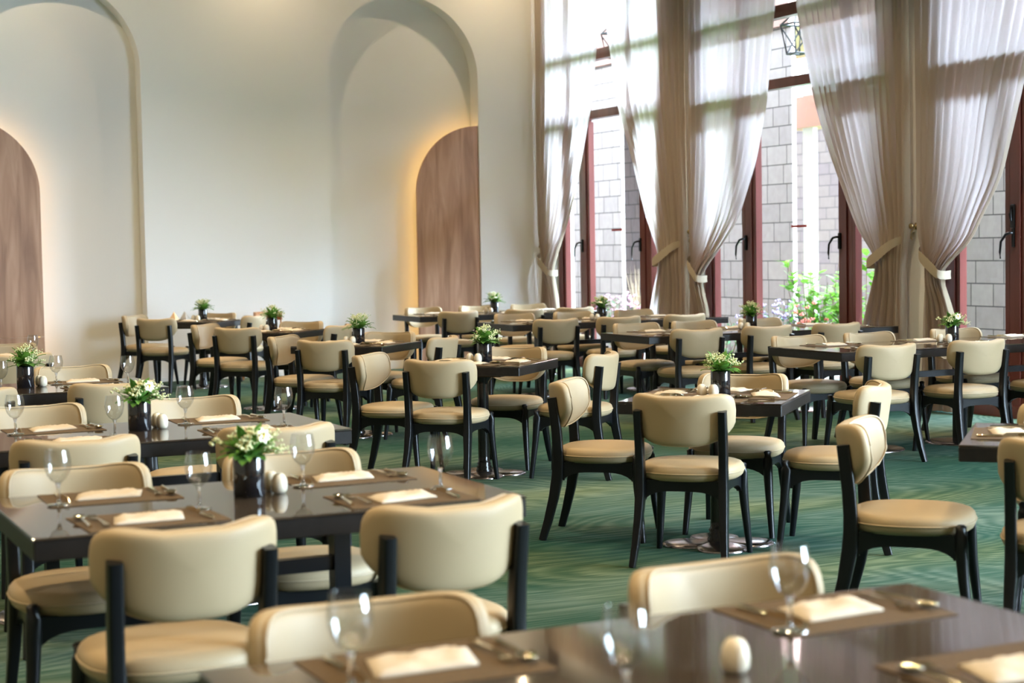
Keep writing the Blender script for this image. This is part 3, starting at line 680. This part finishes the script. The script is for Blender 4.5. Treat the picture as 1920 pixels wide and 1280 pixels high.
# ------------------------------------------------------------------ outside
tag(MB().box(10.1, 60, -20, 70, -.25, -.12).build('paving', M['paving']), kind='structure')
tag(MB().box(13.35, 19.9, 14, 22.3, -.12, -.08).build('lawn', M['lawn']), 'green lawn between the stone piers outside', 'lawn', kind='stuff')
def block(name, mat, x0, x1, y0, y1, z0, z1, label, cat='wall'):
    return tag(MB().box(x0, x1, y0, y1, z0, z1).build(name, M[mat]), label, cat)
tag(MB().box(10.1, 11.7, 8.0, 21.4, 5.02, 5.16).build('eave', M['white']), kind='structure')
tag(MB().box(-6.2, 10.3, YB+.65, 34, -.1, 6).build('unseen_sky_block', M['white']), kind='structure')  # unseen mass, added to keep open sky off the far piers
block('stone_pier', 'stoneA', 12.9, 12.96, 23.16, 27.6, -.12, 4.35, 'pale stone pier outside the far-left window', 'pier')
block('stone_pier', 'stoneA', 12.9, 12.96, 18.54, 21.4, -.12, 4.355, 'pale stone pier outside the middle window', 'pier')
block('stone_pier', 'stoneA', 12.9, 13.3, 1.0, 16.8, -.12, 5.6, 'pale stone wall outside the right window', 'pier')  # stretch towards the camera is unseen, added to block sky light
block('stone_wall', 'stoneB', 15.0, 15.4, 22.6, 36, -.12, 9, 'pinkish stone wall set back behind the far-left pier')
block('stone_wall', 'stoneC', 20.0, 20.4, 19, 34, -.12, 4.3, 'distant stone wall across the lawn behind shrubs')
block('white_column', 'white', 16.0, 16.08, 22.42, 22.70, -.12, 4.0, 'white rendered column outside the middle window', 'column')
block('terracotta_beam', 'pink', 15.9, 16.4, 17.5, 23.2, 3.35, 3.85, 'terracotta beam over the courtyard outside the middle window', 'beam')
block('terracotta_cornice', 'pink', 12.85, 15.4, 18.54, 34, 4.36, 7.0, 'terracotta band above the stone piers outside', 'cornice')  # front band is real; depth behind it added to shade the set-back wall
def lantern(x, y, z, label):
    r = empty('iron_lantern', (x, y, z)); m = MB()
    for s, t in ((-1, -1), (-1, 1), (1, 1), (1, -1)):
        m.tube([(s*.09, t*.09, 0), (s*.14, t*.14, .34), (0, 0, .50)], .013, 5); m.tube([(s*.09, t*.09, 0), (t*.09 if s == t else -s*-.09, (-s if s == t else s)*.09*1, 0)], .012, 5)
        m.tube([(s*.09, t*.09, 0), (-s*.13, t*.13, .30)], .009, 5)
    for k in range(4):
        a, b = [((-1, -1), (-1, 1), (1, 1), (1, -1))[(k+q) % 4] for q in (0, 1)]
        m.tube([(a[0]*.14, a[1]*.14, .34), (b[0]*.14, b[1]*.14, .34)], .013, 5); m.tube([(a[0]*.09, a[1]*.09, 0), (b[0]*.09, b[1]*.09, 0)], .013, 5)
    m.build('lantern_frame', M['iron'], r); MB().tube([(0, 0, .5), (0, 0, 1.0)], .008, 5).build('chain', M['iron'], r)
    tag(r, label, 'lantern')
lantern(11.6, 20.95, 4.15, 'black iron lantern hanging outside the far-left window')
lantern(11.6, 16.55, 3.72, 'black iron lantern hanging outside the middle window')
def shrub(name, x, y, h, w, nst, lm, label, cat, seed, leafL=.09, flowers=None, nf=0, cz=-.1):
    r = random.Random(seed); root = empty(name, (x, y, cz)); st, lf, fl = MB(), MB(), MB()
    for k in range(nst):
        a = r.uniform(0, 2*PI); q = r.uniform(.2, 1)*w; hh = h*r.uniform(.55, 1); p0 = Vector((.15*w*math.cos(a), .15*w*math.sin(a), 0)); p1 = Vector((q*math.cos(a), q*math.sin(a), hh))
        st.tube([p0, (p0+p1)/2+Vector((0, 0, .05)), p1], [.008, .006, .003], 5)
        for j in range(int(16*h/.8)):
            t = r.uniform(.15, 1); c = p0.lerp(p1, t); b = r.uniform(0, 2*PI); e = r.uniform(-.1, .9)
            d = Vector((math.cos(b)*math.cos(e), math.sin(b)*math.cos(e), math.sin(e))); sd = d.cross(Vector((0, 0, 1))).normalized(); L = leafL*r.uniform(.6, 1.2); wd = L*.24
            lf.add([c, c+d*L*.35-sd*wd, c+d*L*.35+sd*wd, c+d*L*.75-sd*wd*.8-Vector((0, 0, .006)), c+d*L*.75+sd*wd*.8-Vector((0, 0, .006)), c+d*L-Vector((0, 0, .02))], [(0, 1, 2), (1, 3, 4, 2), (3, 5, 4)])
    for k in range(nf):
        a = r.uniform(0, 2*PI); q = r.uniform(.1, 1)*w; c = Vector((q*math.cos(a), q*math.sin(a), h*r.uniform(.55, 1.0)))
        for j in range(7): fl.sphere((c.x+r.gauss(0, .014), c.y+r.gauss(0, .014), c.z+r.gauss(0, .008)), .011, 5, 4)
    st.build('stems', M['bark'], root); tag(lf.build('leaves', M[lm], root), kind='stuff')
    if nf: tag(fl.build('flowers', M[flowers], root), kind='stuff')
    tag(root, label, cat)
shrub('leafy_shrub', 11.25, 15.75, 1.42, .40, 20, 'bush', 'bright green leafy shrub left of the frame outside the middle window', 'shrub', 1, .15)
shrub('leafy_shrub', 11.35, 15.0, 1.50, .42, 22, 'bush', 'bright green leafy shrub right of the frame outside the middle window', 'shrub', 2, .15)
shrub('leafy_shrub', 12.1, 16.1, 1.1, .5, 20, 'bush', 'bright green leafy shrub behind the two tall shrubs outside', 'shrub', 3, .14)
shrub('lilac_bush', 10.75, 15.72, .98, .36, 26, 'bush2', 'lilac flowering bush outside the middle window', 'bush', 4, .07, 'lilac', 38)
shrub('lilac_bush', 10.9, 16.45, .80, .36, 22, 'bush2', 'lilac flowering bush beside the mahogany frame outside', 'bush', 5, .07, 'lilac', 20)
shrub('coral_bush', 10.75, 15.2, .98, .22, 14, 'bush2', 'coral flowering bush between lilac bush and green shrub', 'bush', 6, .07, 'coral', 22)
shrub('pink_bush', 11.2, 20.15, .98, .42, 30, 'bush2', 'pink flowering bush, left one outside the far-left window', 'bush', 7, .06, 'rose', 40)
shrub('pink_bush', 11.2, 19.35, .95, .42, 30, 'bush2', 'pink flowering bush, right one outside the far-left window', 'bush', 8, .06, 'rose', 40)
shrub('low_shrub', 11.0, 18.2, .6, .5, 24, 'bush2', 'low green shrub under the far-left window, seen through chairs', 'shrub', 9, .08)
shrub('low_shrub', 11.0, 17.3, .6, .5, 24, 'bush2', 'low green shrub beside the second curtain, outside', 'shrub', 10, .08)
shrub('low_shrub', 10.9, 13.3, .6, .45, 22, 'bush2', 'low green shrub outside, behind the fourth curtain', 'shrub', 11, .08)
m = MB(); r = random.Random(3)
for k in range(60):
    a = r.uniform(0, 2*PI); w = r.uniform(.02, .16); m.tube([(.03*math.cos(a), .03*math.sin(a), 0), (w*.5*math.cos(a), w*.5*math.sin(a), .7), (w*1.5*math.cos(a), w*1.5*math.sin(a), r.uniform(.9, 1.35))], [.004, .003, .001], 4)
tag(m.build('dry_grass', M['straw'], loc=(11.8, 20.75, -.1)), 'tuft of dry straw-coloured grass outside the far-left window', 'grass')
